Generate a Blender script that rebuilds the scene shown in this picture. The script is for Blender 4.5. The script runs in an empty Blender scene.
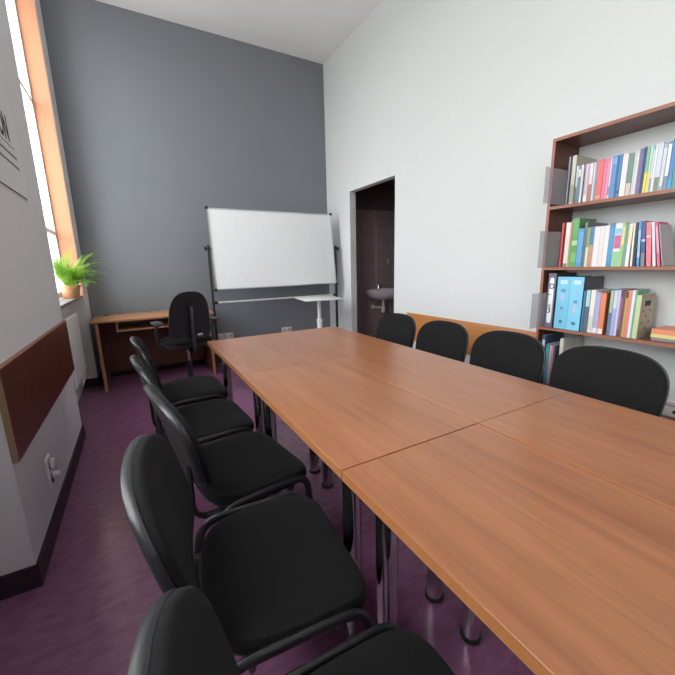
import bpy, bmesh, math, random
from mathutils import Vector, Matrix
R = math.radians
SC = bpy.context.scene
COL = SC.collection

# ------------------------------------------------------------------ camera, light, exposure
def setup_camera():
    yaw, pitch, roll = 0.510779735, -0.201256846, -0.0244461865
    f = Vector((math.sin(yaw) * math.cos(pitch), math.cos(yaw) * math.cos(pitch), math.sin(pitch)))
    r = Vector((math.cos(yaw), -math.sin(yaw), 0)); u = r.cross(f)
    r2 = r * math.cos(roll) + u * math.sin(roll); u2 = -r * math.sin(roll) + u * math.cos(roll)
    cam = bpy.data.cameras.new('camera'); o = bpy.data.objects.new('camera', cam); COL.objects.link(o)
    cam.sensor_width = 36; cam.lens = 354.153 / 675 * 36; cam.clip_start = 0.02
    m = Matrix((r2, u2, -f)).transposed().to_4x4(); m.translation = (0, 0, 1.293)
    o.matrix_world = m; SC.camera = o
setup_camera()

SKY = 11.0
w = bpy.data.worlds.new('overcast_sky'); SC.world = w; w.use_nodes = True
nt = w.node_tree; bg = nt.nodes['Background']
bg.inputs[1].default_value = SKY
tcw = nt.nodes.new('ShaderNodeTexCoord'); sep = nt.nodes.new('ShaderNodeSeparateXYZ'); rampw = nt.nodes.new('ShaderNodeValToRGB')
nt.links.new(tcw.outputs['Generated'], sep.inputs[0])
mapw = nt.nodes.new('ShaderNodeMapRange'); mapw.inputs['From Min'].default_value = -1; mapw.inputs['From Max'].default_value = 1
nt.links.new(sep.outputs['Z'], mapw.inputs['Value']); nt.links.new(mapw.outputs[0], rampw.inputs[0])
rampw.color_ramp.elements[0].position = 0.485; rampw.color_ramp.elements[0].color = (0.38, 0.39, 0.37, 1)     # ground
rampw.color_ramp.elements[1].position = 0.515; rampw.color_ramp.elements[1].color = (0.96, 0.985, 1.0, 1)      # overcast sky
nt.links.new(rampw.outputs[0], bg.inputs[0])
SC.view_settings.view_transform = 'Standard'; SC.view_settings.look = 'None'
SC.view_settings.gamma = 1; SC.view_settings.use_curve_mapping = False
SC.view_settings.exposure = 0.10
try:
    SC.cycles.use_denoising = True; SC.cycles.max_bounces = 12; SC.cycles.diffuse_bounces = 8
    SC.cycles.sample_clamp_indirect = 4; SC.cycles.blur_glossy = 1.0; SC.cycles.use_adaptive_sampling = False
    SC.cycles.caustics_reflective = False; SC.cycles.caustics_refractive = False
except Exception:
    pass

WINDOWS = [(3.285, 4.745), (0.255, 1.73), (-2.80, -1.33)]
SILL, HEAD, WX = 1.042, 3.92, -0.645
XL, XR, YB, YR, ZC = -0.50, 2.73, 5.10, -3.20, 4.13
for y0, y1 in WINDOWS:                                   # daylight portals in the window openings
    L = bpy.data.lights.new('window_portal', 'AREA'); L.shape = 'RECTANGLE'
    L.size = y1 - y0; L.size_y = HEAD - SILL
    L.cycles.is_portal = True
    o = bpy.data.objects.new('window_portal', L); COL.objects.link(o)
    o.location = (WX - 0.09, (y0 + y1) / 2, (SILL + HEAD) / 2)
    o.rotation_euler = Matrix(((0, 0, -1), (1, 0, 0), (0, -1, 0))).to_euler() if False else (R(90), 0, R(-90))

# ------------------------------------------------------------------ materials
MATS = {}
def srgb(r, g, b):
    f = lambda c: (c / 255) / 12.92 if c <= 10.3 else ((c / 255 + 0.055) / 1.055) ** 2.4
    return (f(r), f(g), f(b))
def mat(name, col, rough=0.5, metal=0.0, spec=0.5, noise=0.0, nscale=30, bump=0.0, bscale=200, sheen=0.0, coat=0.0):
    if name in MATS: return MATS[name]
    m = bpy.data.materials.new(name); m.use_nodes = True; MATS[name] = m
    n = m.node_tree.nodes; l = m.node_tree.links; p = n['Principled BSDF']
    p.inputs['Base Color'].default_value = (*col, 1); p.inputs['Roughness'].default_value = rough
    p.inputs['Metallic'].default_value = metal; p.inputs['Specular IOR Level'].default_value = spec
    p.inputs['Sheen Weight'].default_value = sheen; p.inputs['Coat Weight'].default_value = coat
    tc = n.new('ShaderNodeTexCoord')
    nz = n.new('ShaderNodeTexNoise'); nz.inputs['Scale'].default_value = nscale; nz.inputs['Detail'].default_value = 4
    l.new(tc.outputs['Object'], nz.inputs['Vector'])
    mx = n.new('ShaderNodeMix'); mx.data_type = 'RGBA'
    k = noise if noise else 0.03
    mx.inputs[6].default_value = (*[c * (1 - k) for c in col], 1); mx.inputs[7].default_value = (*[min(1, c * (1 + k)) for c in col], 1)
    l.new(nz.outputs['Fac'], mx.inputs[0]); l.new(mx.outputs[2], p.inputs['Base Color'])
    if bump:
        b2 = n.new('ShaderNodeTexNoise'); b2.inputs['Scale'].default_value = bscale; b2.inputs['Detail'].default_value = 3
        l.new(tc.outputs['Object'], b2.inputs['Vector'])
        bp = n.new('ShaderNodeBump'); bp.inputs['Strength'].default_value = bump; bp.inputs['Distance'].default_value = 0.002
        l.new(b2.outputs['Fac'], bp.inputs['Height']); l.new(bp.outputs['Normal'], p.inputs['Normal'])
    return m
def wood(name, dark, mid, light, axis=1, rough=0.35, fine=1.0, knots=False, spec=0.5):
    """laminate: long streaks along one axis, finer pores inside, the odd knot"""
    m = bpy.data.materials.new(name); m.use_nodes = True; MATS[name] = m
    n = m.node_tree.nodes; l = m.node_tree.links; p = n['Principled BSDF']
    tc = n.new('ShaderNodeTexCoord'); oi = n.new('ShaderNodeObjectInfo')
    off = n.new('ShaderNodeVectorMath'); off.operation = 'MULTIPLY_ADD'
    comb = n.new('ShaderNodeCombineXYZ')
    for i in range(3): l.new(oi.outputs['Random'], comb.inputs[i])
    off.inputs[1].default_value = (7, 13, 5)
    l.new(comb.outputs[0], off.inputs[0]); l.new(tc.outputs['Object'], off.inputs[2])
    def streak(across, along, detail):
        mp = n.new('ShaderNodeMapping'); s = [across * fine] * 3; s[axis] = along * fine
        mp.inputs['Scale'].default_value = s; l.new(off.outputs[0], mp.inputs['Vector'])
        t = n.new('ShaderNodeTexNoise'); t.inputs['Scale'].default_value = 1; t.inputs['Detail'].default_value = detail
        t.inputs['Roughness'].default_value = 0.62; t.inputs['Distortion'].default_value = 0.35
        l.new(mp.outputs[0], t.inputs['Vector']); return t
    a = streak(9, 0.9, 3); b = streak(38, 1.6, 3); c = streak(120, 5, 1)
    mixf = n.new('ShaderNodeMath'); mixf.operation = 'MULTIPLY_ADD'; mixf.inputs[1].default_value = 0.44
    l.new(a.outputs['Fac'], mixf.inputs[0])
    m2 = n.new('ShaderNodeMath'); m2.operation = 'MULTIPLY_ADD'; m2.inputs[1].default_value = 0.38
    l.new(b.outputs['Fac'], m2.inputs[0])
    m3 = n.new('ShaderNodeMath'); m3.operation = 'MULTIPLY'; m3.inputs[1].default_value = 0.18
    l.new(c.outputs['Fac'], m3.inputs[0]); l.new(m3.outputs[0], m2.inputs[2]); l.new(m2.outputs[0], mixf.inputs[2])
    cr = n.new('ShaderNodeValToRGB'); e = cr.color_ramp.elements
    e[0].position = 0.36; e[0].color = (*dark, 1); e[1].position = 0.66; e[1].color = (*light, 1)
    k = e.new(0.5); k.color = (*mid, 1)
    l.new(mixf.outputs[0], cr.inputs[0]); out = cr.outputs[0]
    if knots:
        mp = n.new('ShaderNodeMapping'); s = [3.0, 3.0, 0.0]; s[axis] = 1.25
        mp.inputs['Scale'].default_value = s; l.new(off.outputs[0], mp.inputs['Vector'])
        v = n.new('ShaderNodeTexVoronoi'); v.inputs['Scale'].default_value = 1; l.new(mp.outputs[0], v.inputs['Vector'])
        r2 = n.new('ShaderNodeValToRGB'); r2.color_ramp.elements[0].position = 0.004; r2.color_ramp.elements[0].color = (0.5, 0.42, 0.38, 1)
        r2.color_ramp.elements[1].position = 0.055; r2.color_ramp.elements[1].color = (1, 1, 1, 1)
        l.new(v.outputs['Distance'], r2.inputs[0])
        mu = n.new('ShaderNodeMix'); mu.data_type = 'RGBA'; mu.blend_type = 'MULTIPLY'; mu.inputs[0].default_value = 0.75
        l.new(out, mu.inputs[6]); l.new(r2.outputs[0], mu.inputs[7]); out = mu.outputs[2]
    l.new(out, p.inputs['Base Color']); p.inputs['Roughness'].default_value = rough; p.inputs['Specular IOR Level'].default_value = spec
    return m
def clear(name, tint, amount, rough=0.05):
    m = bpy.data.materials.new(name); m.use_nodes = True; MATS[name] = m
    n = m.node_tree.nodes; l = m.node_tree.links
    for x in list(n):
        if x.type == 'BSDF_PRINCIPLED': n.remove(x)
    tr = n.new('ShaderNodeBsdfTransparent'); tr.inputs[0].default_value = (*tint, 1)
    gl = n.new('ShaderNodeBsdfPrincipled'); gl.inputs['Base Color'].default_value = (0.75, 0.76, 0.78, 1); gl.inputs['Roughness'].default_value = rough
    mx = n.new('ShaderNodeMixShader'); mx.inputs[0].default_value = amount
    l.new(tr.outputs[0], mx.inputs[1]); l.new(gl.outputs[0], mx.inputs[2])
    l.new(mx.outputs[0], n['Material Output'].inputs[0]); return m
def floor_material():
    m = bpy.data.materials.new('purple_linoleum'); m.use_nodes = True
    n = m.node_tree.nodes; l = m.node_tree.links; p = n['Principled BSDF']
    tc = n.new('ShaderNodeTexCoord')
    def nz(scale, detail, st=(1, 1, 1)):
        mp = n.new('ShaderNodeMapping'); mp.inputs['Scale'].default_value = st; l.new(tc.outputs['Object'], mp.inputs[0])
        t = n.new('ShaderNodeTexNoise'); t.inputs['Scale'].default_value = scale; t.inputs['Detail'].default_value = detail
        l.new(mp.outputs[0], t.inputs['Vector']); return t
    a = nz(14, 6, (1, 2.5, 1)); b = nz(150, 2, (1, 3, 1))
    cr = n.new('ShaderNodeValToRGB'); e = cr.color_ramp.elements
    e[0].position = 0.3; e[0].color = (0.215, 0.082, 0.165, 1); e[1].position = 0.72; e[1].color = (0.30, 0.125, 0.237, 1)
    l.new(a.outputs['Fac'], cr.inputs[0])
    c2 = n.new('ShaderNodeValToRGB'); e = c2.color_ramp.elements
    e[0].position = 0.62; e[0].color = (0, 0, 0, 1); e[1].position = 0.74; e[1].color = (1, 1, 1, 1)
    l.new(b.outputs['Fac'], c2.inputs[0])
    mx = n.new('ShaderNodeMix'); mx.data_type = 'RGBA'; mx.inputs[7].default_value = (0.42, 0.26, 0.37, 1)
    mm = n.new('ShaderNodeMath'); mm.operation = 'MULTIPLY'; mm.inputs[1].default_value = 0.4
    l.new(c2.outputs[0], mm.inputs[0]); l.new(mm.outputs[0], mx.inputs[0]); l.new(cr.outputs[0], mx.inputs[6]); l.new(mx.outputs[2], p.inputs['Base Color'])
    p.inputs['Roughness'].default_value = 0.24; p.inputs['Specular IOR Level'].default_value = 0.6
    return m

M_FLOOR = floor_material()
M_WHITE = mat('white_wall_paint', (0.66, 0.685, 0.68), 0.85, noise=0.015, nscale=3, bump=0.08, bscale=300)
M_PIER = mat('left_wall_paint', (0.76, 0.75, 0.755), 0.85, noise=0.015, nscale=3, bump=0.08, bscale=300)
M_CEIL = mat('ceiling_paint', (0.90, 0.89, 0.88), 0.9, noise=0.01, nscale=2)
M_GREY = mat('grey_wall_paint', (0.20, 0.215, 0.24), 0.6, spec=0.4, noise=0.03, nscale=2.5, bump=0.06, bscale=400)
M_PEACH = mat('peach_paint', (0.52, 0.235, 0.13), 0.8, noise=0.03, nscale=5)
M_BASE = mat('dark_skirting', (0.030, 0.013, 0.024), 0.55)
M_PVC = mat('white_plastic', (0.82, 0.83, 0.82), 0.35)
M_SILL = mat('grey_sill_stone', (0.30, 0.29, 0.29), 0.5, noise=0.1, nscale=60)
M_ENAMEL = mat('white_enamel', (0.78, 0.77, 0.75), 0.4)
M_CHROME = mat('chrome', (0.62, 0.60, 0.62), 0.12, metal=1)
M_STEEL = mat('brushed_aluminium', (0.62, 0.63, 0.64), 0.3, metal=0.9)
M_BLACK = mat('black_metal', (0.014, 0.014, 0.015), 0.38)
M_RUBBER = mat('black_rubber', (0.012, 0.012, 0.012), 0.7)
M_FABRIC = mat('black_fabric', (0.0135, 0.0135, 0.014), 0.95, spec=0.1, noise=0.35, nscale=420, bump=0.5, bscale=650, sheen=0.03)
M_SHELL = mat('black_chair_plastic', (0.022, 0.023, 0.025), 0.36, spec=0.6, bump=0.12, bscale=900)
M_TABLE = wood('table_laminate', (0.255, 0.091, 0.036), (0.325, 0.124, 0.051), (0.39, 0.160, 0.070), 1, 0.30, knots=True, spec=0.6)
M_TEDGE = mat('table_edge_band', (0.36, 0.145, 0.055), 0.3, noise=0.1, nscale=40)
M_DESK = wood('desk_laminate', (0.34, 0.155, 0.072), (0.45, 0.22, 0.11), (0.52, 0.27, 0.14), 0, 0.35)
M_DESKD = wood('desk_panel_and_shade', (0.075, 0.024, 0.013), (0.10, 0.032, 0.017), (0.12, 0.04, 0.02), 0, 0.45)  # red-brown modesty panel colour; on the side panels its darkness is painted shade
M_REDWOOD = wood('red_brown_board', (0.080, 0.018, 0.009), (0.125, 0.030, 0.014), (0.165, 0.044, 0.02), 2, 0.36)
M_CHIP = mat('raw_chipboard', (0.30, 0.20, 0.11), 0.9, noise=0.45, nscale=160)
M_RAIL = wood('orange_brown_board', (0.42, 0.155, 0.038), (0.50, 0.20, 0.055), (0.56, 0.24, 0.075), 1, 0.4)
M_CASE = wood('bookcase_laminate', (0.115, 0.040, 0.028), (0.155, 0.056, 0.038), (0.19, 0.072, 0.05), 1, 0.38)
M_CASEE = mat('bookcase_edge', (0.30, 0.125, 0.075), 0.4, noise=0.1, nscale=40)
M_TILE = mat('taupe_tile', (0.30, 0.235, 0.23), 0.3, noise=0.08, nscale=8)
M_GROUT = mat('tile_grout', (0.60, 0.52, 0.50), 0.9)
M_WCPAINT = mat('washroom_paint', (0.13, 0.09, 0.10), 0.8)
M_CERAMIC = mat('white_ceramic', (0.78, 0.76, 0.78), 0.12)
M_BOARD = mat('whiteboard_surface', (0.90, 0.92, 0.93), 0.22)
M_GLASS = clear('window_glass', (1, 1, 1), 0.05)
M_ACRYL = clear('frosted_acrylic', (0.80, 0.78, 0.80), 0.24, 0.12)
M_SIGN = mat('pale_sign_plate', (0.77, 0.765, 0.76), 0.55)
M_GREYINK = mat('grey_ink', (0.13, 0.12, 0.12), 0.6, noise=0.9, nscale=90)
M_INK = mat('dark_ink', (0.02, 0.02, 0.022), 0.6)
M_PAGES = mat('book_pages', (0.72, 0.68, 0.60), 0.9, noise=0.05, nscale=300)
M_LEAF = mat('fern_green', (0.20, 0.40, 0.05), 0.55, noise=0.4, nscale=14)
def leafy(m):
    n = m.node_tree.nodes; l = m.node_tree.links; p = n['Principled BSDF']; out = n['Material Output']
    tr = n.new('ShaderNodeBsdfTranslucent'); tr.inputs[0].default_value = (0.30, 0.52, 0.05, 1)
    mx = n.new('ShaderNodeMixShader'); mx.inputs[0].default_value = 0.4
    l.new(p.outputs[0], mx.inputs[1]); l.new(tr.outputs[0], mx.inputs[2]); l.new(mx.outputs[0], out.inputs[0])
leafy(M_LEAF)
M_STEM = mat('fern_stem', (0.20, 0.20, 0.06), 0.6)
M_POT = mat('peach_plastic_pot', (0.72, 0.36, 0.19), 0.45)
M_SOIL = mat('potting_soil', (0.03, 0.02, 0.014), 0.95, bump=0.6, bscale=120)

# ------------------------------------------------------------------ mesh helpers
class MB:
    def __init__(s): s.v = []; s.f = []
    def add(s, v, f):
        k = len(s.v); s.v += [tuple(p) for p in v]; s.f += [tuple(i + k for i in q) for q in f]; return s
    def box(s, x0, x1, y0, y1, z0, z1):
        return s.add([(x0, y0, z0), (x1, y0, z0), (x1, y1, z0), (x0, y1, z0), (x0, y0, z1), (x1, y0, z1), (x1, y1, z1), (x0, y1, z1)],
                     [(0, 3, 2, 1), (4, 5, 6, 7), (0, 1, 5, 4), (1, 2, 6, 5), (2, 3, 7, 6), (3, 0, 4, 7)])
    def bbox(s, x0, x1, y0, y1, z0, z1, b=0.003, seg=2):
        bm = bmesh.new(); bmesh.ops.create_cube(bm, size=1)
        for q in bm.verts: q.co = Vector(((x0 + x1) / 2 + q.co.x * (x1 - x0), (y0 + y1) / 2 + q.co.y * (y1 - y0), (z0 + z1) / 2 + q.co.z * (z1 - z0)))
        bmesh.ops.bevel(bm, geom=list(bm.edges), offset=b, segments=seg, affect='EDGES', profile=0.5)
        bm.verts.index_update(); s.add([q.co[:] for q in bm.verts], [[q.index for q in fc.verts] for fc in bm.faces]); bm.free(); return s
    def tube(s, path, rx, ry=None, n=12, up=(0, 0, 1), radii=None):
        ry = ry or rx; P = [Vector(p) for p in path]; rings = []
        T = []
        for i in range(len(P)):
            a = P[max(0, i - 1)]; b = P[min(len(P) - 1, i + 1)]; T.append((b - a).normalized())
        u = Vector(up)
        if abs(u.dot(T[0])) > 0.95: u = Vector((1, 0, 0)) if abs(T[0].x) < 0.9 else Vector((0, 1, 0))
        N = (u - T[0] * u.dot(T[0])).normalized(); k = len(s.v)
        for i, p in enumerate(P):
            N = (N - T[i] * N.dot(T[i])).normalized(); B = T[i].cross(N); q = radii[i] if radii else 1
            for j in range(n):
                a = 2 * math.pi * j / n; s.v.append(tuple(p + N * (rx * q * math.cos(a)) + B * (ry * q * math.sin(a))))
        for i in range(len(P) - 1):
            for j in range(n):
                a = k + i * n + j; b = k + i * n + (j + 1) % n; s.f.append((a, b, b + n, a + n))
        s.f.append(tuple(k + j for j in reversed(range(n)))); s.f.append(tuple(k + (len(P) - 1) * n + j for j in range(n))); return s
    def lathe(s, prof, c=(0, 0, 0), n=24, sx=1, sy=1):
        k = len(s.v)
        for r, z in prof:
            for j in range(n):
                a = 2 * math.pi * j / n; s.v.append((c[0] + r * sx * math.cos(a), c[1] + r * sy * math.sin(a), c[2] + z))
        for i in range(len(prof) - 1):
            for j in range(n):
                a = k + i * n + j; b = k + i * n + (j + 1) % n; s.f.append((a, b, b + n, a + n))
        if prof[0][0] > 1e-6: s.f.append(tuple(k + j for j in reversed(range(n))))
        if prof[-1][0] > 1e-6: s.f.append(tuple(k + (len(prof) - 1) * n + j for j in range(n)))
        return s
    def rings(s, outline, rings, fn):
        """closed shell made of scaled copies of an outline; fn(u, v, t) places a point; both ends close on a centre point"""
        n = len(outline); k = len(s.v)
        for sc, t in rings:
            for (u, v) in outline: s.v.append(tuple(fn(u * sc, v * sc, t)))
        m = len(rings)
        for i in range(m - 1):
            for j in range(n):
                a = k + i * n + j; b = k + i * n + (j + 1) % n; s.f.append((a, b, b + n, a + n))
        c0 = len(s.v); s.v.append(tuple(fn(0, 0, rings[0][1]))); c1 = len(s.v); s.v.append(tuple(fn(0, 0, rings[-1][1])))
        for j in range(n):
            s.f.append((c0, k + (j + 1) % n, k + j)); e = k + (m - 1) * n; s.f.append((c1, e + j, e + (j + 1) % n))
        return s
    def prism(s, pts, z0, z1):
        n = len(pts); v = [(x, y, z0) for x, y in pts] + [(x, y, z1) for x, y in pts]
        return s.add(v, [tuple(reversed(range(n))), tuple(range(n, 2 * n))] + [(i, (i + 1) % n, (i + 1) % n + n, i + n) for i in range(n)])
    def xform(s, m):
        s.v = [tuple(m @ Vector(p)) for p in s.v]; return s
    def mesh(s, name, m, smooth=True, ang=38):
        me = bpy.data.meshes.new(name); me.from_pydata(s.v, [], s.f); me.update()
        bm = bmesh.new(); bm.from_mesh(me); bmesh.ops.recalc_face_normals(bm, faces=bm.faces); bm.to_mesh(me); bm.free()
        if smooth:
            me.polygons.foreach_set('use_smooth', [True] * len(me.polygons)); me.set_sharp_from_angle(angle=R(ang))
        me.materials.append(m); return me
    def build(s, name, m, parent=None, smooth=True, ang=38, label=None):
        o = bpy.data.objects.new(name, s.mesh(name, m, smooth, ang)); COL.objects.link(o)
        if parent is not None: o.parent = parent
        if label: o['label'] = label
        return o
def fillet(pts, r, n=6):
    P = [Vector(p) for p in pts]; out = [P[0]]
    for i in range(1, len(P) - 1):
        a, b, c = P[i - 1], P[i], P[i + 1]; d1 = (a - b); d2 = (c - b)
        rr = min(r, d1.length * 0.49, d2.length * 0.49); p = b + d1.normalized() * rr; q = b + d2.normalized() * rr
        for k in range(n + 1):
            t = k / n; out.append(p * (1 - t) ** 2 + b * 2 * t * (1 - t) + q * t * t)
    out.append(P[-1]); return out
def superell(a, b, n, N=48):
    out = []
    for i in range(N):
        t = 2 * math.pi * i / N; c, s = math.cos(t), math.sin(t)
        out.append((a * math.copysign(abs(c) ** (2 / n), c), b * math.copysign(abs(s) ** (2 / n), s)))
    return out
def tag(o, label, cat, group=None, kind=None):
    o['label'] = label; o['category'] = cat
    if group: o['group'] = group
    if kind: o['kind'] = kind
    return o
def thing(name, label, cat, loc=(0, 0, 0), rz=0, group=None):
    o = bpy.data.objects.new(name, None); COL.objects.link(o); o.location = loc; o.rotation_euler = (0, 0, rz)
    o.empty_display_size = 0.1
    return tag(o, label, cat, group)
def struct(mb, name, m, label=None, parent=None, smooth=False):
    o = mb.build(name, m, parent, smooth)
    o['kind'] = 'structure'
    if label: o['label'] = label
    return o
def copy_tree(root, loc, rz, label, group=None):
    c = root.copy(); COL.objects.link(c); c.location = loc; c.rotation_euler = (0, 0, rz); c['label'] = label
    if group: c['group'] = group
    for ch in list(root.children):
        d = ch.copy(); COL.objects.link(d); d.parent = c
        for g in list(ch.children):
            e = g.copy(); COL.objects.link(e); e.parent = d
    return c
def text_part(body, size, m, parent, name, mw, label=None):
    cu = bpy.data.curves.new(name, 'FONT'); cu.body = body; cu.size = size; cu.extrude = 0.0006; cu.offset = size * 0.012
    t = bpy.data.objects.new('tmp_text', cu); COL.objects.link(t)
    dg = bpy.context.evaluated_depsgraph_get(); me = bpy.data.meshes.new_from_object(t.evaluated_get(dg))
    bpy.data.objects.remove(t); me.materials.clear(); me.materials.append(m); me.transform(mw)
    o = bpy.data.objects.new(name, me); COL.objects.link(o); o.parent = parent
    if label: o['label'] = label
    return o

# ------------------------------------------------------------------ room shell
struct(MB().box(-1.12, 4.70, YR - 0.15, YB + 0.15, -0.06, 0), 'floor', M_FLOOR, 'purple speckled linoleum floor')
struct(MB().box(-1.12, XR + 0.095, YR - 0.15, YB + 0.15, ZC, ZC + 0.12), 'ceiling', M_CEIL, 'plain pale ceiling high above the table')
struct(MB().box(-1.12, XR + 0.095, YB, YB + 0.15, 0, ZC), 'wall_back', M_GREY, 'dark grey painted wall behind the whiteboard')
struct(MB().box(-1.12, XR + 0.095, YR - 0.15, YR, 0, ZC), 'wall_rear', M_WHITE, 'white wall at the end of the room out of view')
D0, D1, DH = 3.435, 4.43, 2.285
rw = MB().box(XR, XR + 0.095, YR, D0, 0, ZC).box(XR, XR + 0.095, D1, YB, 0, ZC).box(XR, XR + 0.095, D0, D1, DH, ZC)
struct(rw, 'wall_right', M_WHITE, 'tall white wall with open doorway to the washroom')
lw = MB()
ys = [YR] + [y for a, b in sorted(WINDOWS) for y in (a, b)] + [YB]
for i in range(0, len(ys), 2): lw.box(-1.12, XL, ys[i], ys[i + 1], 0, ZC)
for a, b in WINDOWS:
    lw.box(-1.12, WX, a, b, 0, SILL - 0.03); lw.box(-1.12, XL, a, b, HEAD, ZC)
struct(lw, 'wall_left', M_PIER, 'pale left wall with deep window recesses between piers')
# skirting
bl = MB()
for a, b in ((ys[0], ys[1]), (ys[2], ys[3]), (ys[4], ys[5]), (ys[6], ys[7])):
    bl.box(XL, XL + 0.012, a - 0.012, b + 0.012, 0, 0.10)
    bl.box(WX, XL, a - 0.012, a, 0, 0.10) if a > YR else None
    bl.box(WX, XL, b, b + 0.012, 0, 0.10) if b < YB else None
struct(bl, 'baseboard_left', M_BASE, 'dark skirting along the left wall piers')
struct(MB().box(XL + 0.012, XR - 0.012, YB - 0.012, YB, 0, 0.10), 'baseboard_back', M_BASE, 'dark skirting below the grey wall')
struct(MB().box(XR - 0.012, XR, YR, D0, 0, 0.10).box(XR - 0.012, XR, D1, YB - 0.012, 0, 0.10), 'baseboard_right', M_BASE, 'dark skirting along the white right wall')

# windows
for i, (a, b) in enumerate(WINDOWS):
    root = bpy.data.objects.new('window_%d' % (i + 1), None); COL.objects.link(root); root['kind'] = 'structure'
    root.location = (WX, (a + b) / 2, SILL)
    root['label'] = ['tall bright white framed window behind the fern', 'tall white framed window beside the table', 'tall white framed window at the rear of the room'][i]
    def part(mb, name, m):
        mb.v = [(x - WX, y - (a + b) / 2, z - SILL) for x, y, z in mb.v]; return mb.build(name, m, root, True, 30)
    x0, x1 = WX - 0.065, WX - 0.005; mid = (a + b) / 2
    part(MB().box(x0, x1, a, a + 0.035, SILL, HEAD).box(x0, x1, b - 0.035, b, SILL, HEAD).box(x0, x1, a + 0.035, b - 0.035, SILL, SILL + 0.06).box(x0, x1, a + 0.035, b - 0.035, HEAD - 0.06, HEAD), 'window_frame', M_PVC)
    part(MB().box(x0, x1, mid - 0.05, mid + 0.05, SILL + 0.06, HEAD - 0.06), 'mullion', M_PVC)
    for (p, q) in ((a + 0.035, mid - 0.05), (mid + 0.05, b - 0.035)):
        for zt in (1.68, 2.90): part(MB().box(x0, x1, p, q, zt - 0.02, zt + 0.02), 'transom', M_PVC)
        for z0, z1 in ((SILL + 0.06, 1.66), (1.70, 2.88), (2.92, HEAD - 0.06)):
            part(MB().box(x0 + 0.028, x0 + 0.034, p, q, z0, z1), 'pane', M_GLASS)
    part(MB().bbox(WX - 0.004, XL - 0.012, a + 0.001, b - 0.001, SILL - 0.03, SILL - 0.001, 0.004), 'window_sill', M_SILL)
    if i == 0:
        tr = struct(MB().box(WX, XL - 0.006, b - 0.012, b - 0.0005, SILL, HEAD - 0.001), 'trim_1', M_PEACH, 'peach painted lining of the far window reveal')

# washroom beyond the doorway
wc = struct(MB().box(XR + 0.095, 4.70, YB + 0.008, YB + 0.15, 0, 2.60), 'wall_washroom', M_GROUT, 'dark tiled washroom wall carrying the sink')
tile = MB().bbox(-0.1485, 0.1485, -0.008, 0, -0.1485, 0.1485, 0.0015, 1).mesh('tile', M_TILE, True, 30)
for ix in range(5):
    for iz in range(8):
        t = bpy.data.objects.new('tile', tile); COL.objects.link(t); t.parent = wc
        t.location = (2.905 + 0.3 * ix + (0.15 if False else 0), YB + 0.008, 2.176 - 0.15 - 0.3 * iz + (0.0 if iz < 7 else 0))
wcp = MB().box(XR + 0.095, 4.70, YB + 0.0005, YB + 0.008, 2.178, 2.60).build('plaster', M_WCPAINT, wc, False)
struct(MB().box(4.25, 4.70, 2.70, YB + 0.008, 0, 2.60), 'wall_washroom_side', M_TILE, 'dark tiled side wall of the washroom')
struct(MB().box(XR + 0.095, 4.25, 2.60, 2.70, 0, 2.60), 'wall_washroom_front', M_TILE, 'dark front wall of the washroom out of view')
struct(MB().box(XR + 0.095, 4.70, 2.60, YB + 0.15, 2.60, 2.70), 'ceiling_washroom', M_WCPAINT, 'dark washroom ceiling')

def sink():
    t = thing('wash_basin', 'white ceramic wash basin seen through the dark doorway', 'sink', (3.66, YB, 0.665))
    out = []
    for i in range(40):
        a = 2 * math.pi * i / 40; c, s = math.cos(a), math.sin(a)
        out.append((0.30 * math.copysign(abs(c) ** 0.75, c), 0.215 * math.copysign(abs(s) ** (0.9 if s < 0 else 0.5), s)))
    def fn(u, v, z): return (u, v - 0.2155, z)
    MB().rings(out, [(0.30, 0.035), (0.62, 0.05), (0.85, 0.095), (0.97, 0.155), (1.0, 0.195), (0.995, 0.208), (0.97, 0.212), (0.86, 0.208), (0.80, 0.19), (0.70, 0.12), (0.45, 0.075), (0.1, 0.065)], fn).build('basin', M_CERAMIC, t)
    tp = MB().lathe([(0.024, 0.205), (0.022, 0.25), (0.018, 0.285), (0.0, 0.29)], (0, -0.06, 0), 16).tube(fillet([(0, -0.06, 0.265), (0, -0.13, 0.285), (0, -0.17, 0.26)], 0.03), 0.012).build('tap', M_CHROME, t)
    MB().tube([(0, -0.055, 0.285), (0.01, -0.02, 0.33)], 0.008).build('tap_lever', M_CHROME, tp)
    tr = MB().lathe([(0.02, 0.05), (0.02, -0.06), (0.032, -0.065), (0.034, -0.17), (0.028, -0.185), (0.0, -0.186)], (0, -0.2, 0), 18).build('trap', M_PVC, t)
    MB().tube([(0.0, -0.2, -0.10), (-0.05, -0.2, -0.10), (-0.08, -0.12, -0.10), (-0.08, -0.001, -0.10)], 0.018).build('waste_pipe', M_PVC, t)
    MB().tube([(-0.08, -0.014, -0.10), (-0.08, -0.001, -0.10)], 0.036, n=18).build('wall_flange', M_PVC, t)
sink()
h = thing('towel_holder', 'small chrome holder on the washroom tiles above the sink', 'holder', (3.91, YB, 1.335))
MB().bbox(-0.035, 0.035, -0.008, 0, -0.05, 0.05, 0.003).build('plate', M_STEEL, h)
MB().tube(fillet([(0.025, -0.008, 0.04), (0.025, -0.05, 0.04), (-0.02, -0.05, 0.04), (-0.02, -0.05, -0.035), (0.02, -0.05, -0.035)], 0.012), 0.006).build('hook_bar', M_CHROME, h)

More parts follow.
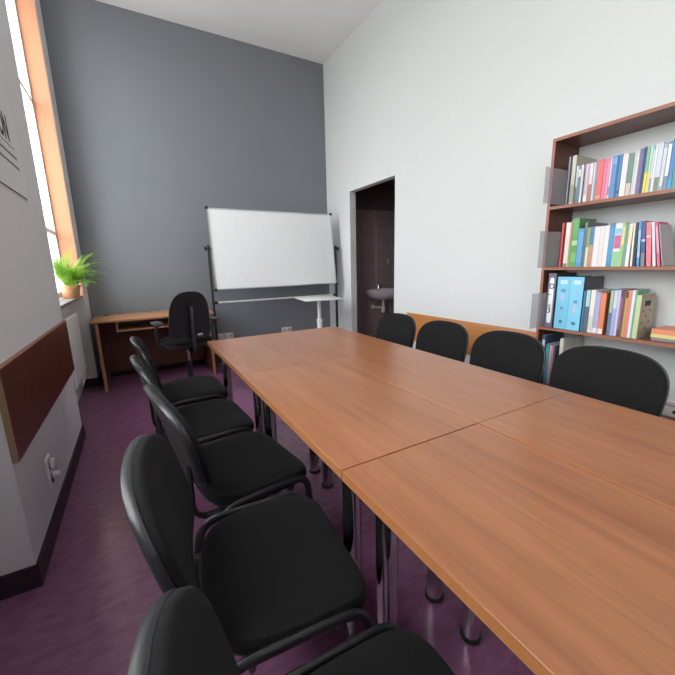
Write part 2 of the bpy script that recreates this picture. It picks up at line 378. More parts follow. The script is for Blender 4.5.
# ------------------------------------------------------------------ left wall fittings
b = thing('wall_board', 'red-brown rubbing board with raw chipboard end on left wall', 'board', (XL, 1.725, 0.565))
MB().box(0, 0.022, 0.003, 1.53, 0, 0.374).build('board_face', M_REDWOOD, b, False)
MB().box(0, 0.022, 0, 0.003, 0, 0.374).build('raw_end', M_CHIP, b, False, label='raw speckled chipboard end')
MB().box(0, 0.0225, 0, 1.53, 0.374, 0.377).build('edge_band', M_CASEE, b, False)
rb = tag(MB().bbox(XR - 0.02, XR, 1.49, 3.175, 0.42, 0.735, 0.002).build('wall_board', M_RAIL), 'orange-brown wooden board along white wall behind the chairs', 'board')

def outlet(loc, rz, label, n=2):
    t = thing('wall_socket', label, 'socket', loc, rz)      # faces local +x
    hw = 0.04 * n
    MB().bbox(0, 0.012, -hw, hw, -0.04, 0.04, 0.004).build('plate', M_PVC, t)
    for k in range(n):
        y = -hw + 0.04 + 0.08 * k
        rc = MB().tube([(0.0115, y, 0), (0.0135, y, 0)], 0.026, n=20).build('recess', M_STEEL, t)
        for q in (-0.009, 0.009): MB().tube([(0.0134, y + q, 0), (0.0139, y + q, 0)], 0.003, n=8).build('pin_hole', M_INK, rc)
    return t
t = thing('wall_socket', 'white stacked socket with adaptor plugged in low on the left wall', 'socket', (XL, 2.165, 0.295))
MB().bbox(0, 0.012, -0.042, 0.042, -0.08, 0.08, 0.004).build('plate', M_PVC, t)
for s in (-1, 1): MB().tube([(0.0115, 0, s * 0.038), (0.014, 0, s * 0.038)], 0.026, n=20).build('recess', M_INK, t)
MB().bbox(0.0145, 0.034, -0.022, 0.022, 0.022, 0.062, 0.006).build('adaptor', M_PVC, t)
MB().lathe([(0.0, 0), (0.02, 0), (0.018, 0.03), (0.0, 0.032)], (0, 0, 0), 16).xform(Matrix.Translation((0.0145, 0.012, -0.03)) @ Matrix.Rotation(R(90), 4, 'Y')).build('plug', M_PVC, t)
outlet((1.02, YB, 0.345), R(-90), 'white triple socket on grey wall near the desk end', 3)
outlet((1.955, YB, 0.335), R(-90), 'white double socket on grey wall under the whiteboard')

s = thing('wall_sign', 'pale rounded notice plate with text ending in ON on left pier', 'sign', (XL, 2.0, 1.705))
pts = [(0, 0), (0.84, 0), (0.885, 0.03)] + [(0.90 - 0.30 * (1 - math.cos(a)), 0.36 + 0.26 * math.sin(a)) for a in [R(9 * k) for k in range(0, 11)]] + [(0, 0.62)]
TOW = Matrix(((0, 0, 1, 0), (1, 0, 0, 0), (0, 1, 0, 0), (0, 0, 0, 1)))
MB().prism(pts, 0, 0.003).xform(TOW).build('plate', M_SIGN, s, False)
MB().box(0.003, 0.0045, 0.05, 0.832, 0.008, 0.016).build('bottom_line', M_INK, s, False)
MW = Matrix(((0, 0, 1, 0.0038), (0.60, 0, 0, 0.478), (0, 1, 0, 0.282), (0, 0, 0, 1)))
text_part('ION', 0.185, M_INK, s, 'lettering', MW, 'bold dark capital letters')
for k, (y1, z, hh) in enumerate(((0.735, 0.258, 0.003), (0.755, 0.208, 0.011), (0.778, 0.158, 0.011))):
    MB().box(0.003, 0.0042, 0.20, y1, z, z + hh).build('text_line', M_GREYINK if k else M_INK, s, False)

# radiator in the far window recess
r = thing('radiator', 'white panel radiator under the far window', 'radiator', (-0.552, 3.63, 0.39))
MB().bbox(0.03, 0.062, -0.33, 0.33, 0, 0.54, 0.012, 3).build('front_panel', M_ENAMEL, r)
MB().bbox(-0.045, -0.02, -0.33, 0.33, 0, 0.54, 0.01, 2).build('rear_panel', M_ENAMEL, r)
MB().box(-0.02, 0.03, -0.325, -0.318, 0.02, 0.535).build('side_cover', M_ENAMEL, r, False)
MB().box(-0.02, 0.03, 0.318, 0.325, 0.02, 0.535).build('side_cover', M_ENAMEL, r, False)
gr = MB()
for k in range(20): gr.box(-0.02, 0.03, -0.31 + 0.032 * k, -0.298 + 0.032 * k, 0.528, 0.536)
gr.build('top_grille', M_ENAMEL, r, False)
MB().tube(fillet([(0.0, 0.30, 0.0), (0.0, 0.30, -0.06), (0.0, 0.38, -0.12), (-0.03, 1.10, -0.12)], 0.03), 0.010).build('supply_pipe', M_ENAMEL, r)
MB().tube(fillet([(0.02, 0.27, 0.0), (0.02, 0.27, -0.09), (0.0, 0.38, -0.17), (-0.03, 1.10, -0.17)], 0.03), 0.010).build('return_pipe', M_ENAMEL, r)
MB().lathe([(0.02, -0.07), (0.026, -0.06), (0.026, -0.02), (0.016, -0.005)], (0, 0.30, 0), 14).build('valve', M_PVC, r)
MB().box(-0.092, -0.045, -0.2, -0.17, 0.3, 0.4).box(-0.092, -0.045, 0.17, 0.2, 0.3, 0.4).build('wall_bracket', M_ENAMEL, r, False)

# fern
def fern():
    rnd = random.Random(5)
    t = thing('potted_fern', 'bushy green fern in a peach pot on the window sill', 'plant', (-0.550, 4.28, SILL))
    MB().lathe([(0.062, 0), (0.065, 0.004), (0.080, 0.105), (0.088, 0.107), (0.089, 0.125), (0.081, 0.125), (0.077, 0.112), (0.0, 0.110)], n=28).build('pot', M_POT, t)
    MB().lathe([(0.073, 0.1105), (0.05, 0.118), (0.0, 0.122)], n=20).build('soil', M_SOIL, t)
    for k in range(80):
        az = 2 * math.pi * (k * 0.382 + rnd.uniform(-.03, .03)); ln = rnd.uniform(0.26, 0.44)
        if math.cos(az) < -0.3: ln *= 0.8          # window side: little room
        el = R(rnd.uniform(30, 89)) if math.cos(az) > -0.3 else R(rnd.uniform(72, 89)); droop = rnd.uniform(0.7, 1.7)
        P = []; p = Vector((0.03 * math.cos(az), 0.03 * math.sin(az), 0.118)); n = 14
        for i in range(n + 1):
            P.append(p.copy()); e = el - droop * (i / n) ** 1.2
            p += Vector((math.cos(az) * math.cos(e), math.sin(az) * math.cos(e), math.sin(e))) * (ln / n)
        mb = MB(); side = Vector((-math.sin(az), math.cos(az), 0))
        mb.tube(P, 0.0016, n=5, radii=[1 - 0.7 * i / n for i in range(n + 1)])
        for i in range(2, n + 1):
            f = i / n; half = 0.046 * (math.sin(math.pi * min(1, f * 0.9 + 0.1)) ** 0.7) * (1 if ln > 0.15 else 0.6) + 0.002
            tdir = (P[i] - P[i - 1]).normalized()
            for sub in (0, 0.5):
                base = P[i - 1].lerp(P[i], sub)
                for s_ in (-1, 1):
                    d = (side * s_ + tdir * 0.45 + Vector((0, 0, rnd.uniform(-.25, .1)))).normalized()
                    wv = tdir * 0.0052; q = base + d * half
                    up = d.cross(tdir).normalized() * 0.0012
                    m_ = base.lerp(q, 0.5)
                    kk = len(mb.v); mb.v += [tuple(base - wv * 0.5), tuple(m_ + wv + up), tuple(q), tuple(m_ - wv + up)]
                    mb.f.append((kk, kk + 1, kk + 2, kk + 3) if s_ > 0 else (kk, kk + 3, kk + 2, kk + 1))
        # keep leaves clear of glass and sill
        mb.v = [(max(x, -0.088), y, max(z, 0.004) if x < 0.055 else z) for x, y, z in mb.v]
        mb.build('frond', M_LEAF, t, False)
fern()

# ------------------------------------------------------------------ conference tables
TZ = 0.75
cols = [(0.425, 0.9685), (0.9715, 1.53)]
rows = [(1.7898, 2.786), (0.7565, 1.7880), (-0.27, 0.7545)]
TL = {(0, 0): 'wooden meeting table at far left corner of the row, nearest the desk',
      (1, 0): 'wooden meeting table at far right corner of the row, nearest the doorway',
      (0, 1): 'wooden meeting table on the left in the middle of the row',
      (1, 1): 'wooden meeting table on the right in the middle of the row',
      (0, 2): 'large foreground wooden meeting table bounded by two dark seams',
      (1, 2): 'wooden meeting table at the right edge of the picture, before the bookcase'}
leg_mesh = MB().tube([(0, 0, 0.012), (0, 0, 0.70)], 0.031, n=24).mesh('leg', M_CHROME)
foot_mesh = MB().lathe([(0.028, 0.0), (0.0355, 0.002), (0.0355, 0.014), (0.0315, 0.02), (0.0, 0.02)], n=24).mesh('foot', M_RUBBER)
mount_mesh = MB().lathe([(0.045, 0.70), (0.045, 0.722), (0.0, 0.722)], n=24).mesh('mounting_plate', M_BLACK)
for ci, (x0, x1) in enumerate(cols):
    for ri, (y0, y1) in enumerate(rows):
        cx, cy = (x0 + x1) / 2, (y0 + y1) / 2; hx, hy = (x1 - x0) / 2, (y1 - y0) / 2
        t = thing('meeting_table', TL[(ci, ri)], 'table', (cx, cy, 0), 0, 'meeting tables pushed together')
        dz = -0.002 if (ci, ri) == (0, 2) else 0
        if (ci, ri) == (0, 2): hx -= 0.0006; hy -= 0.0002
        top = MB().bbox(-hx + 0.0008, hx - 0.0008, -hy + 0.0008, hy - 0.0008, TZ - 0.028 + dz, TZ + dz, 0.0008, 1).build('table_top', M_TABLE, t)
        eb = MB()
        for (a0, a1, b0, b1) in ((-hx, -hx + 0.0008, -hy, hy), (hx - 0.0008, hx, -hy, hy), (-hx + 0.0008, hx - 0.0008, -hy, -hy + 0.0008), (-hx + 0.0008, hx - 0.0008, hy - 0.0008, hy)):
            eb.box(a0, a1, b0, b1, TZ - 0.0278 + dz, TZ - 0.0004 + dz)
        eb.build('edge_band', M_TEDGE, top, False)
        for sx in (-1, 1):
            for sy in (-1, 1):
                l = bpy.data.objects.new('leg', leg_mesh); COL.objects.link(l); l.parent = t
                inset = 0.165 if ci == 1 and sx > 0 else (0.086 if ri == 2 or (ri == 1 and sy < 0) else 0.108)
                l.location = (sx * (hx - inset), sy * (hy - 0.088), dz)
                for nm, me in (('foot', foot_mesh), ('mounting_plate', mount_mesh)):
                    o = bpy.data.objects.new(nm, me); COL.objects.link(o); o.parent = l
                    if nm == 'foot': o.location = (0, 0, -dz)

# ------------------------------------------------------------------ meeting chairs (local +x is the way they face)
def make_chair(label, group):
    t = thing('meeting_chair', label, 'chair', (0, 0, 0), 0, group)
    so = []
    for i in range(56):
        a = 2 * math.pi * i / 56; c, q = math.cos(a), math.sin(a); e = 2 / (5.5 if c > 0 else 3.0)
        so.append((0.213 * math.copysign(abs(c) ** e, c), 0.245 * math.copysign(abs(q) ** e, q)))
    def sf(u, v, z):
        d = max(0.0, u - 0.08) / 0.13; return (u, v, z - 0.020 * d * d + 0.006 * (v / 0.24) ** 2)
    MB().rings(so, [(0.90, 0.408), (0.975, 0.412), (1.0, 0.426), (0.998, 0.442), (0.975, 0.456), (0.92, 0.4635), (0.75, 0.468), (0.45, 0.467)], sf).build('seat', M_FABRIC, t)
    MB().rings(so, [(0.86, 0.398), (0.955, 0.400), (0.965, 0.409), (0.5, 0.410)], sf).build('seat_pan', M_SHELL, t)
    N = 64; bo = []
    for i in range(N):
        a = 2 * math.pi * i / N; c, q = math.cos(a), math.sin(a); e = 2 / (3.1 if q > 0 else 6.5)
        y = 0.246 * math.copysign(abs(c) ** e, c); z = 0.163 * math.copysign(abs(q) ** e, q)
        bo.append((y * (1 - 0.06 * max(0, -z) / 0.18), z + 0.012 * (1 - (y / 0.246) ** 2) * (1 if q > 0 else 0)))
    def bf(u, v, tt):
        x = -0.280 - v * 0.23 + 0.45 * u * u - 0.2 * max(0, v) ** 2 + tt
        return (x, u, 0.686 + v)
    MB().rings(bo, [(0.80, 0.004), (0.98, 0.004), (0.997, 0.001), (1.0, -0.004), (0.994, -0.012), (0.972, -0.019), (0.93, -0.022), (0.86, -0.022), (0.835, -0.016), (0.5, -0.0155)], bf).build('back_shell', M_SHELL, t)
    MB().rings(bo, [(0.80, 0.002), (0.985, 0.004), (0.99, 0.010), (0.985, 0.017), (0.96, 0.023), (0.85, 0.027), (0.4, 0.029)], bf).build('backrest', M_FABRIC, t)
    for s in (-1, 1):
        MB().tube(fillet([(0.08, s * 0.165, 0.388), (-0.268, s * 0.165, 0.385), (-0.266, s * 0.165, 0.615)], 0.075, 8), 0.010, 0.016, 12).build('back_support', M_BLACK, t)
        y = s * 0.256
        fr = fillet([(0.195, y, 0.012), (0.165, y, 0.445), (0.02, y, 0.447)], 0.075, 8)
        rr = fillet([(-0.255, y, 0.012), (-0.195, y, 0.445), (-0.04, y, 0.447)], 0.075, 8)
        for nm, pth in (('leg', fr), ('leg', rr)):
            o = MB().tube(pth, 0.010, 0.0155, 12, up=(0, 1, 0)).build(nm, M_BLACK, t)
            MB().lathe([(0.010, 0), (0.0115, 0.004), (0.0115, 0.03), (0.008, 0.033)], (pth[0].x * 1.0, y, 0), 12).build('foot_cap', M_RUBBER, o)
        MB().tube([(0.02, y, 0.447), (-0.04, y, 0.447)], 0.010, 0.0155, 12, up=(0, 1, 0)).build('side_rail', M_BLACK, t)
    for x in (0.10, -0.12):
        MB().tube(fillet([(x, -0.254, 0.44), (x, -0.235, 0.384), (x, 0.235, 0.384), (x, 0.254, 0.44)], 0.03, 4), 0.009, 0.009, 8).build('crossbar', M_BLACK, t)
    return t
GL, GR_ = 'black chairs along the window side of the table', 'black chairs along the bookcase side of the table'
left = [(0.278, 0.305, -3, 'black chair at the bottom left edge, cut off, nearest of the left row'),
        (0.268, 0.888, -5, 'largest fully visible black chair in the left row, second from the bottom edge'),
        (0.328, 1.460, 8, 'middle black chair of the left row, its grey shell back towards the wall board'),
        (0.276, 2.035, 4, 'second black chair from the desk in the left row'),
        (0.272, 2.640, 2, 'farthest black chair of the left row, just before the swivel chair')]
right = [(1.688, 0.810, 180, 'black chair before the bookcase, nearest of the right row'),
         (1.688, 1.350, 180, 'second black chair of the right row, just left of the bookcase chair'),
         (1.688, 1.890, 180, 'black chair of the right row before the middle of the orange board'),
         (1.688, 2.430, 180, 'black chair of the right row nearest the doorway')]
c0 = make_chair(left[0][3], GL); c0.location = (left[0][0], left[0][1], 0); c0.rotation_euler = (0, 0, R(left[0][2]))
for x, y, a, lb in left[1:]: copy_tree(c0, (x, y, 0), R(a), lb, GL)
for x, y, a, lb in right: copy_tree(c0, (x, y, 0), R(a), lb, GR_)

# ------------------------------------------------------------------ desk and swivel chair
def desk():
    t = thing('computer_desk', 'light wooden computer desk in the corner under the grey wall', 'desk', (-0.46, 4.42, 0))
    W, Dp, Z = 1.245, 0.655, 0.778
    tp = MB().bbox(0, W, 0, Dp, Z - 0.025, Z, 0.004).build('desk_top', M_DESK, t)
    MB().tube([(0.12, 0.54, Z - 0.001), (0.12, 0.54, Z + 0.003)], 0.03, n=20).build('cable_grommet', M_RUBBER, tp)
    for x in (0.045, W - 0.065):
        sp = MB().box(x, x + 0.02, 0.022, Dp - 0.03, 0, Z - 0.025).build('side_panel', M_DESKD, t, False)  # dark faces stand in for the shade inside the desk
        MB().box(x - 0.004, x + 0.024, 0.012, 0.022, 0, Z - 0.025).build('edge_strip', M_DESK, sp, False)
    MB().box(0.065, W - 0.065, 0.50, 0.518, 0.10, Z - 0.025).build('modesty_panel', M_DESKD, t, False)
    tr = MB().bbox(0.24, 1.02, 0.05, 0.40, 0.640, 0.656, 0.002).build('keyboard_tray', M_DESK, t)
    for x in (0.225, 1.02): MB().bbox(x, x + 0.016, 0.05, 0.40, 0.635, Z - 0.025, 0.002).build('tray_runner', M_DESK, tr)
desk()
def swivel():
    t = thing('swivel_chair', 'black swivel office chair with armrests facing the corner desk', 'chair', (0.405, 3.98, 0), R(10))
    # faces local +y
    so = superell(0.235, 0.225, 3.2, 48)
    def sf(u, v, z): return (u, v, z - 0.5 * max(0, v - 0.1) ** 2)
    MB().rings(so, [(0.9, 0.535), (0.98, 0.540), (1, 0.56), (0.985, 0.578), (0.9, 0.588), (0.5, 0.592)], sf).build('seat', M_FABRIC, t)
    MB().rings(so, [(0.7, 0.505), (0.93, 0.512), (1.015, 0.528), (1.02, 0.545), (0.5, 0.546)], sf).build('seat_pan', M_SHELL, t)
    N = 48; bo = []
    for i in range(N):
        a = 2 * math.pi * i / N; c, s = math.cos(a), math.sin(a); e = 2 / (2.7 if s > 0 else 6)
        bo.append((0.212 * math.copysign(abs(c) ** e, c), 0.245 * math.copysign(abs(s) ** e, s)))
    def bf(u, v, q): return (u * (1 - 0.07 * (v + 0.245) / 0.245), -0.205 - 0.16 * v + 0.7 * u * u + q, 0.835 + v)
    MB().rings(bo, [(0.85, -0.012), (0.945, -0.016), (0.985, -0.02), (1, -0.008), (0.99, 0.004), (0.5, 0.005)], bf).build('back_shell', M_SHELL, t)
    MB().rings(bo, [(0.9, 0.002), (0.955, 0.006), (0.96, 0.02), (0.92, 0.032), (0.6, 0.038)], bf).build('backrest', M_FABRIC, t)
    MB().tube(fillet([(0, 0.0, 0.49), (0, -0.24, 0.49), (0, -0.245, 0.62), (0, -0.265, 0.93)], 0.06, 6), 0.012, 0.044, 12, up=(0, 1, 0)).build('back_bracket', M_SHELL, t)
    MB().tube([(0.03, -0.268, 0.645), (0.085, -0.25, 0.645)], 0.012, n=10).build('adjusting_knob', M_STEEL, t)
    MB().bbox(-0.09, 0.09, -0.09, 0.09, 0.475, 0.506, 0.006).build('tilt_plate', M_BLACK, t)
    MB().lathe([(0.014, 0.30), (0.014, 0.475), (0.0, 0.475)], n=16).build('gas_lift', M_CHROME, t)
    MB().lathe([(0.026, 0.10), (0.026, 0.32), (0.02, 0.335), (0.0, 0.335)], n=18).build('column', M_BLACK, t)
    for s in (-1, 1):
        ar = MB().tube(fillet([(s * 0.15, 0.0, 0.50), (s * 0.275, 0.0, 0.51), (s * 0.285, 0.02, 0.70), (s * 0.275, -0.06, 0.755)], 0.05, 6), 0.013, 0.022, 10).build('armrest', M_SHELL, t)
        MB().rings(superell(0.046, 0.145, 3.5, 28), [(0.85, 0.752), (1, 0.760), (1, 0.772), (0.85, 0.780), (0.4, 0.782)], lambda u, v, z: (u + s * 0.272, v - 0.02, z - 0.6 * max(0, v - 0.06) ** 2)).build('arm_pad', M_SHELL, ar)
    for k in range(5):
        a = R(72 * k + 20); c, s = math.cos(a), math.sin(a)
        b = MB().tube([(0.02 * c, 0.02 * s, 0.115), (0.15 * c, 0.15 * s, 0.10), (0.27 * c, 0.27 * s, 0.078)], 0.016, 0.022, 10, radii=[1.2, 1, .75]).build('base_spoke', M_BLACK, t)
        px, py = 0.265 * c, 0.265 * s
        MB().tube([(px - 0.022 * s, py + 0.022 * c, 0.025), (px + 0.022 * s, py - 0.022 * c, 0.025)], 0.025, n=16).tube([(px, py, 0.025), (px, py, 0.085)], 0.008, n=8).build('caster', M_RUBBER, b)
swivel()

# ------------------------------------------------------------------ whiteboard on its stand
def whiteboard():
    X0, X1, Y0 = 0.865, 2.585, 4.67; W = X1 - X0; Hh = 1.0; cz = 1.522
    t = thing('mobile_whiteboard', 'large tilted whiteboard on a black wheeled stand', 'whiteboard', ((X0 + X1) / 2, Y0, 0))
    tilt = math.atan2(0.065, 0.5)
    RM = Matrix.Translation((0, 0, cz)) @ Matrix.Rotation(-tilt, 4, 'X')
    hw, hh = W / 2, Hh / 2
    pn = MB().box(-hw + 0.012, hw - 0.012, -0.008, 0.008, -hh + 0.012, hh - 0.012).xform(RM).build('panel', M_BOARD, t, False)
    for nm, bx in (('frame_rail', (-hw, hw, -0.012, 0.012, hh - 0.014, hh)), ('frame_rail', (-hw, hw, -0.012, 0.012, -hh, -hh + 0.014)),
                   ('frame_stile', (-hw, -hw + 0.014, -0.012, 0.012, -hh + 0.014, hh - 0.014)), ('frame_stile', (hw - 0.014, hw, -0.012, 0.012, -hh + 0.014, hh - 0.014))):
        MB().bbox(*bx, 0.002).xform(RM).build(nm, M_STEEL, t)
    for sx in (-1, 1):
        for sz in (-1, 1):
            MB().bbox(sx * hw - 0.017, sx * hw + 0.017, -0.016, 0.016, sz * hh - 0.017, sz * hh + 0.017, 0.004).xform(RM).build('corner_cap', M_RUBBER, t)
        px = sx * (hw + 0.032)
        MB().bbox(px - 0.014, px + 0.014, -0.014, 0.014, 0.10, cz + 0.05, 0.003).build('post', M_BLACK, t)
        MB().tube([(px - sx * 0.045, 0, cz + 0.01), (px + sx * 0.03, 0, cz + 0.01)], 0.011, n=12).build('pivot', M_BLACK, t)
        kb = MB().tube([(px + sx * 0.026, 0, cz + 0.01), (px + sx * 0.045, 0, cz + 0.01)], 0.024, n=16)
        kb.tube([(px + sx * 0.036, -0.035, cz + 0.01), (px + sx * 0.036, 0.035, cz + 0.01)], 0.008, n=8).build('knob', M_RUBBER, t)
        ft = MB().bbox(px - 0.016, px + 0.016, -0.26, 0.26, 0.075, 0.105, 0.003).build('foot_bar', M_BLACK, t)
        for y in (-0.23, 0.23):
            MB().tube([(px - 0.012, y, 0.028), (px + 0.012, y, 0.028)], 0.028, n=16).tube([(px, y, 0.028), (px, y, 0.08)], 0.008, n=8).build('caster', M_RUBBER, ft)
    MB().tube([(-hw - 0.02, 0, 0.862), (hw + 0.02, 0, 0.862)], 0.012, n=10).build('crossbar', M_ENAMEL, t)
    for sx in (-1, 1): MB().bbox(sx * (hw + 0.005) - 0.03, sx * (hw + 0.005) + 0.03, -0.018, 0.018, 0.845, 0.879, 0.004).build('clamp', M_RUBBER, t)
whiteboard()
def laptop_stand():
    t = thing('laptop_stand', 'white tray table on single column under the whiteboard', 'table', (2.12, 4.28, 0), R(-8))
    MB().bbox(-0.255, 0.265, -0.27, 0.27, 0.855, 0.870, 0.004).build('tray', M_PVC, t)
    MB().bbox(0.06, 0.13, -0.1, 0.1, 0.835, 0.855, 0.004).build('tray_bracket', M_PVC, t)
    MB().tube([(0, -0.02, 0.55), (0, -0.02, 0.855)], 0.024, n=18).build('upper_column', M_PVC, t)
    MB().tube([(0, -0.02, 0.03), (0, -0.02, 0.56)], 0.034, n=18).build('lower_column', M_PVC, t)
    MB().tube([(0, -0.02, 0.545), (0, -0.02, 0.585)], 0.040, n=18).build('collar', M_PVC, t)
    MB().bbox(-0.22, 0.22, -0.20, 0.20, 0.0, 0.03, 0.008).build('base', M_PVC, t)
laptop_stand()

# ------------------------------------------------------------------ bookcase and what stands on it
CX0, CX1, CY0, CY1 = 2.45, XR - 0.001, 0.45, 1.47
SH = [1.637, 1.246, 0.836, 0.430, 0.075]
def bookcase():
    t = thing('bookcase', 'open red-brown bookcase against the white wall', 'bookcase', (CX0, CY0, 0))
    W, D = CY1 - CY0, CX1 - CX0
    def pl(nm, x0, x1, y0, y1, z0, z1, ebx):
        o = MB().box(x0 + 0.0015, x1, y0, y1, z0, z1).build(nm, M_CASE, t, False)
        MB().box(x0, x0 + 0.0015, y0, y1, z0, z1).build('edge_band', M_CASEE, o, False)
    pl('side_panel', 0, D, W - 0.018, W, 0, 2.035, 1); pl('side_panel', 0, D, 0, 0.018, 0, 2.035, 1)
    pl('top_panel', 0, D, 0, W, 2.035, 2.054, 1)
    for z in SH: pl('shelf', 0, D, 0.018, W - 0.018, z - 0.019, z, 1)
    MB().box(0.03, 0.046, 0.018, W - 0.018, 0, SH[-1] - 0.019).build('plinth', M_CASE, t, False)
bookcase()

def cmat(c):
    k = 'cover_%d_%d_%d' % c
    if k in MATS: return MATS[k]
    c = tuple(0.85 * q + 0.15 * p for q, p in zip(c, (190, 190, 195)))
    return mat(k, srgb(*c), 0.45, noise=0.04, nscale=60)
def book(y1, y0, h, c, z, desc, shelf, depth=0.17, band=None, lean=0, x=2.472, cover=None, group=None, kind='book', page=True):
    """upright book: spine towards -x, y1 its left and y0 its right edge as seen; band = [(from, to, colour)] of its height"""
    w_ = y1 - y0 - 0.0008; label = desc + ' ' + shelf
    t = thing('book' if kind == 'book' else kind, label, kind.replace('_', ' ') if kind != 'book' else 'book', (x, y0 + 0.0004, z + 0.0003), 0, group)
    t.rotation_euler = (R(-lean), 0, 0); t.location.z += w_ * math.sin(R(lean))
    b = min(0.0022, w_ * 0.22)
    cv = MB().box(0, b, 0, w_, 0, h).box(b, depth, 0, b, 0, h).box(b, depth, w_ - b, w_, 0, h)
    m = cmat(c); o = cv.build('cover', m, t, False)
    if page: MB().box(b, depth - 0.003, b, w_ - b, 0.003, h - 0.003).build('pages', M_PAGES, t, False)
    for (a, e, cc) in (band or []):
        MB().box(-0.0005, 0, w_ * 0.06, w_ * 0.94, h * a, h * e).build('spine_band', cmat(cc), o, False)
    return t
G1, G2, G3, G4 = 'books on the top shelf', 'books on the second shelf', 'books on the third shelf', 'books on the low shelf'
S1, S2, S3, S4 = 'on the top shelf', 'on the second shelf', 'on the third shelf', 'on the low shelf'
zs = SH
# --- top shelf, left to right
nb = thing('spiral_notebook', 'navy spiral-bound notebook at the left end of the top shelf', 'notebook', (2.472, 1.3545, zs[0] + 0.0003), 0, G1)
MB().box(0.002, 0.20, 0, 0.007, 0, 0.292).box(0.004, 0.20, 0.0145, 0.0165, 0, 0.292).build('cover', cmat((30, 44, 92)), nb, False)
MB().box(0.008, 0.196, 0.0072, 0.0143, 0.002, 0.29).build('pages', M_PAGES, nb, False)
for k in range(17):
    z = 0.014 + k * 0.0165
    MB().tube([(0.004 - 0.006 * math.sin(a), 0.0115 + 0.0048 * math.cos(a), z) for a in [R(q) for q in range(0, 181, 30)]], 0.0015, n=5).build('wire_ring', M_PVC, nb)
T1 = [(1.3481, 1.3240, .288, (196, 190, 170), 'thick tall grey file with cream spine', [(.05, .4, (150, 160, 120))], .235),
      (1.3180, 1.3062, .222, (205, 212, 220), 'thin pale book with teal foot', [(.0, .45, (75, 105, 120))], .16),
      (1.3055, 1.2886, .222, (98, 128, 142), 'slate-teal paperback beside thin pale book', [(.7, .9, (215, 220, 224))], .17),
      (1.2880, 1.2770, .222, (232, 232, 230), 'plain white thin book right of slate-teal paperback', None, .17),
      (1.2655, 1.2440, .220, (206, 186, 206), 'lilac book with white foot', [(.0, .2, (235, 232, 232))], .17),
      (1.2428, 1.2215, .222, (178, 120, 105), 'brown book with big white upper label', [(.45, .98, (232, 222, 222))], .17),
      (1.2206, 1.2105, .220, (222, 222, 228), 'thin white-grey book between brown and blue-grey ones', None, .17),
      (1.2095, 1.1992, .226, (130, 155, 190), 'thin blue-grey book left of the coral one', None, .17),
      (1.1987, 1.1680, .228, (226, 100, 88), 'bright coral-red book', [(.05, .12, (240, 150, 130))], .18),
      (1.1666, 1.1480, .225, (220, 110, 150), 'magenta-pink book', None, .18),
      (1.1475, 1.1352, .224, (232, 140, 160), 'rose-pink thin book right of the magenta one', None, .18),
      (1.1340, 1.1255, .220, (210, 205, 225), 'thin lilac-white book', [(.1, .3, (120, 120, 150))], .17),
      (1.1250, 1.0997, .230, (85, 130, 185), 'mid-blue thick book', [(.8, .95, (120, 160, 205))], .19),
      (1.0992, 1.0900, .228, (40, 85, 145), 'dark blue thin book', None, .19),
      (1.0895, 1.0770, .230, (50, 125, 185), 'vivid blue book with dark line', [(.1, .15, (30, 60, 110))], .19),
      (1.0749, 1.0470, .228, (226, 220, 214), 'cream-white thick book', None, .19),
      (1.0459, 1.0210, .224, (100, 130, 125), 'grey-green book with pinkish foot', [(.0, .3, (210, 185, 178))], .19),
      (1.0199, 1.0110, .222, (188, 215, 190), 'thin pale green book', None, .18),
      (1.0105, .9975, .226, (222, 205, 215), 'pinkish-white book', None, .18),
      (.9967, .9790, .234, (98, 98, 140), 'lavender-purple book', None, .20),
      (.9785, .9665, .238, (30, 48, 90), 'navy book with plain spine', None, .20),
      (.9660, .9530, .236, (120, 175, 150), 'green book with yellow foot', [(.0, .45, (235, 205, 70))], .19),
      (.9522, .9380, .236, (165, 205, 180), 'mint-green book with yellow foot', [(.0, .45, (238, 212, 90))], .19),
      (.9374, .9302, .238, (120, 165, 205), 'thin sky-blue book with white line', [(.3, .9, (225, 232, 238))], .19),
      (.9297, .9195, .238, (230, 230, 232), 'white thin book right of the sky-blue one', None, .19),
      (.9190, .8965, .240, (200, 208, 220), 'pale blue-white book with olive foot', [(.0, .3, (110, 125, 95))], .20),
      (.8957, .8790, .232, (150, 160, 172), 'grey book with white spine text strip', [(.1, .9, (200, 206, 214))], .19),
      (.8782, .8615, .236, (110, 125, 145), 'slate-grey book with long white label', [(.3, .95, (226, 228, 232))], .19),
      (.8606, .8435, .244, (60, 120, 180), 'blue book with cyan foot', [(.0, .2, (40, 150, 190))], .20),
      (.8425, .8250, .250, (110, 160, 185), 'tall teal-blue book at right picture edge', [(.0, .5, (85, 140, 135))], .20)]
for a, b_, h_, c, d, bd, dp in T1: book(a, b_, h_, c, zs[0], d, S1, dp, bd, group=G1)
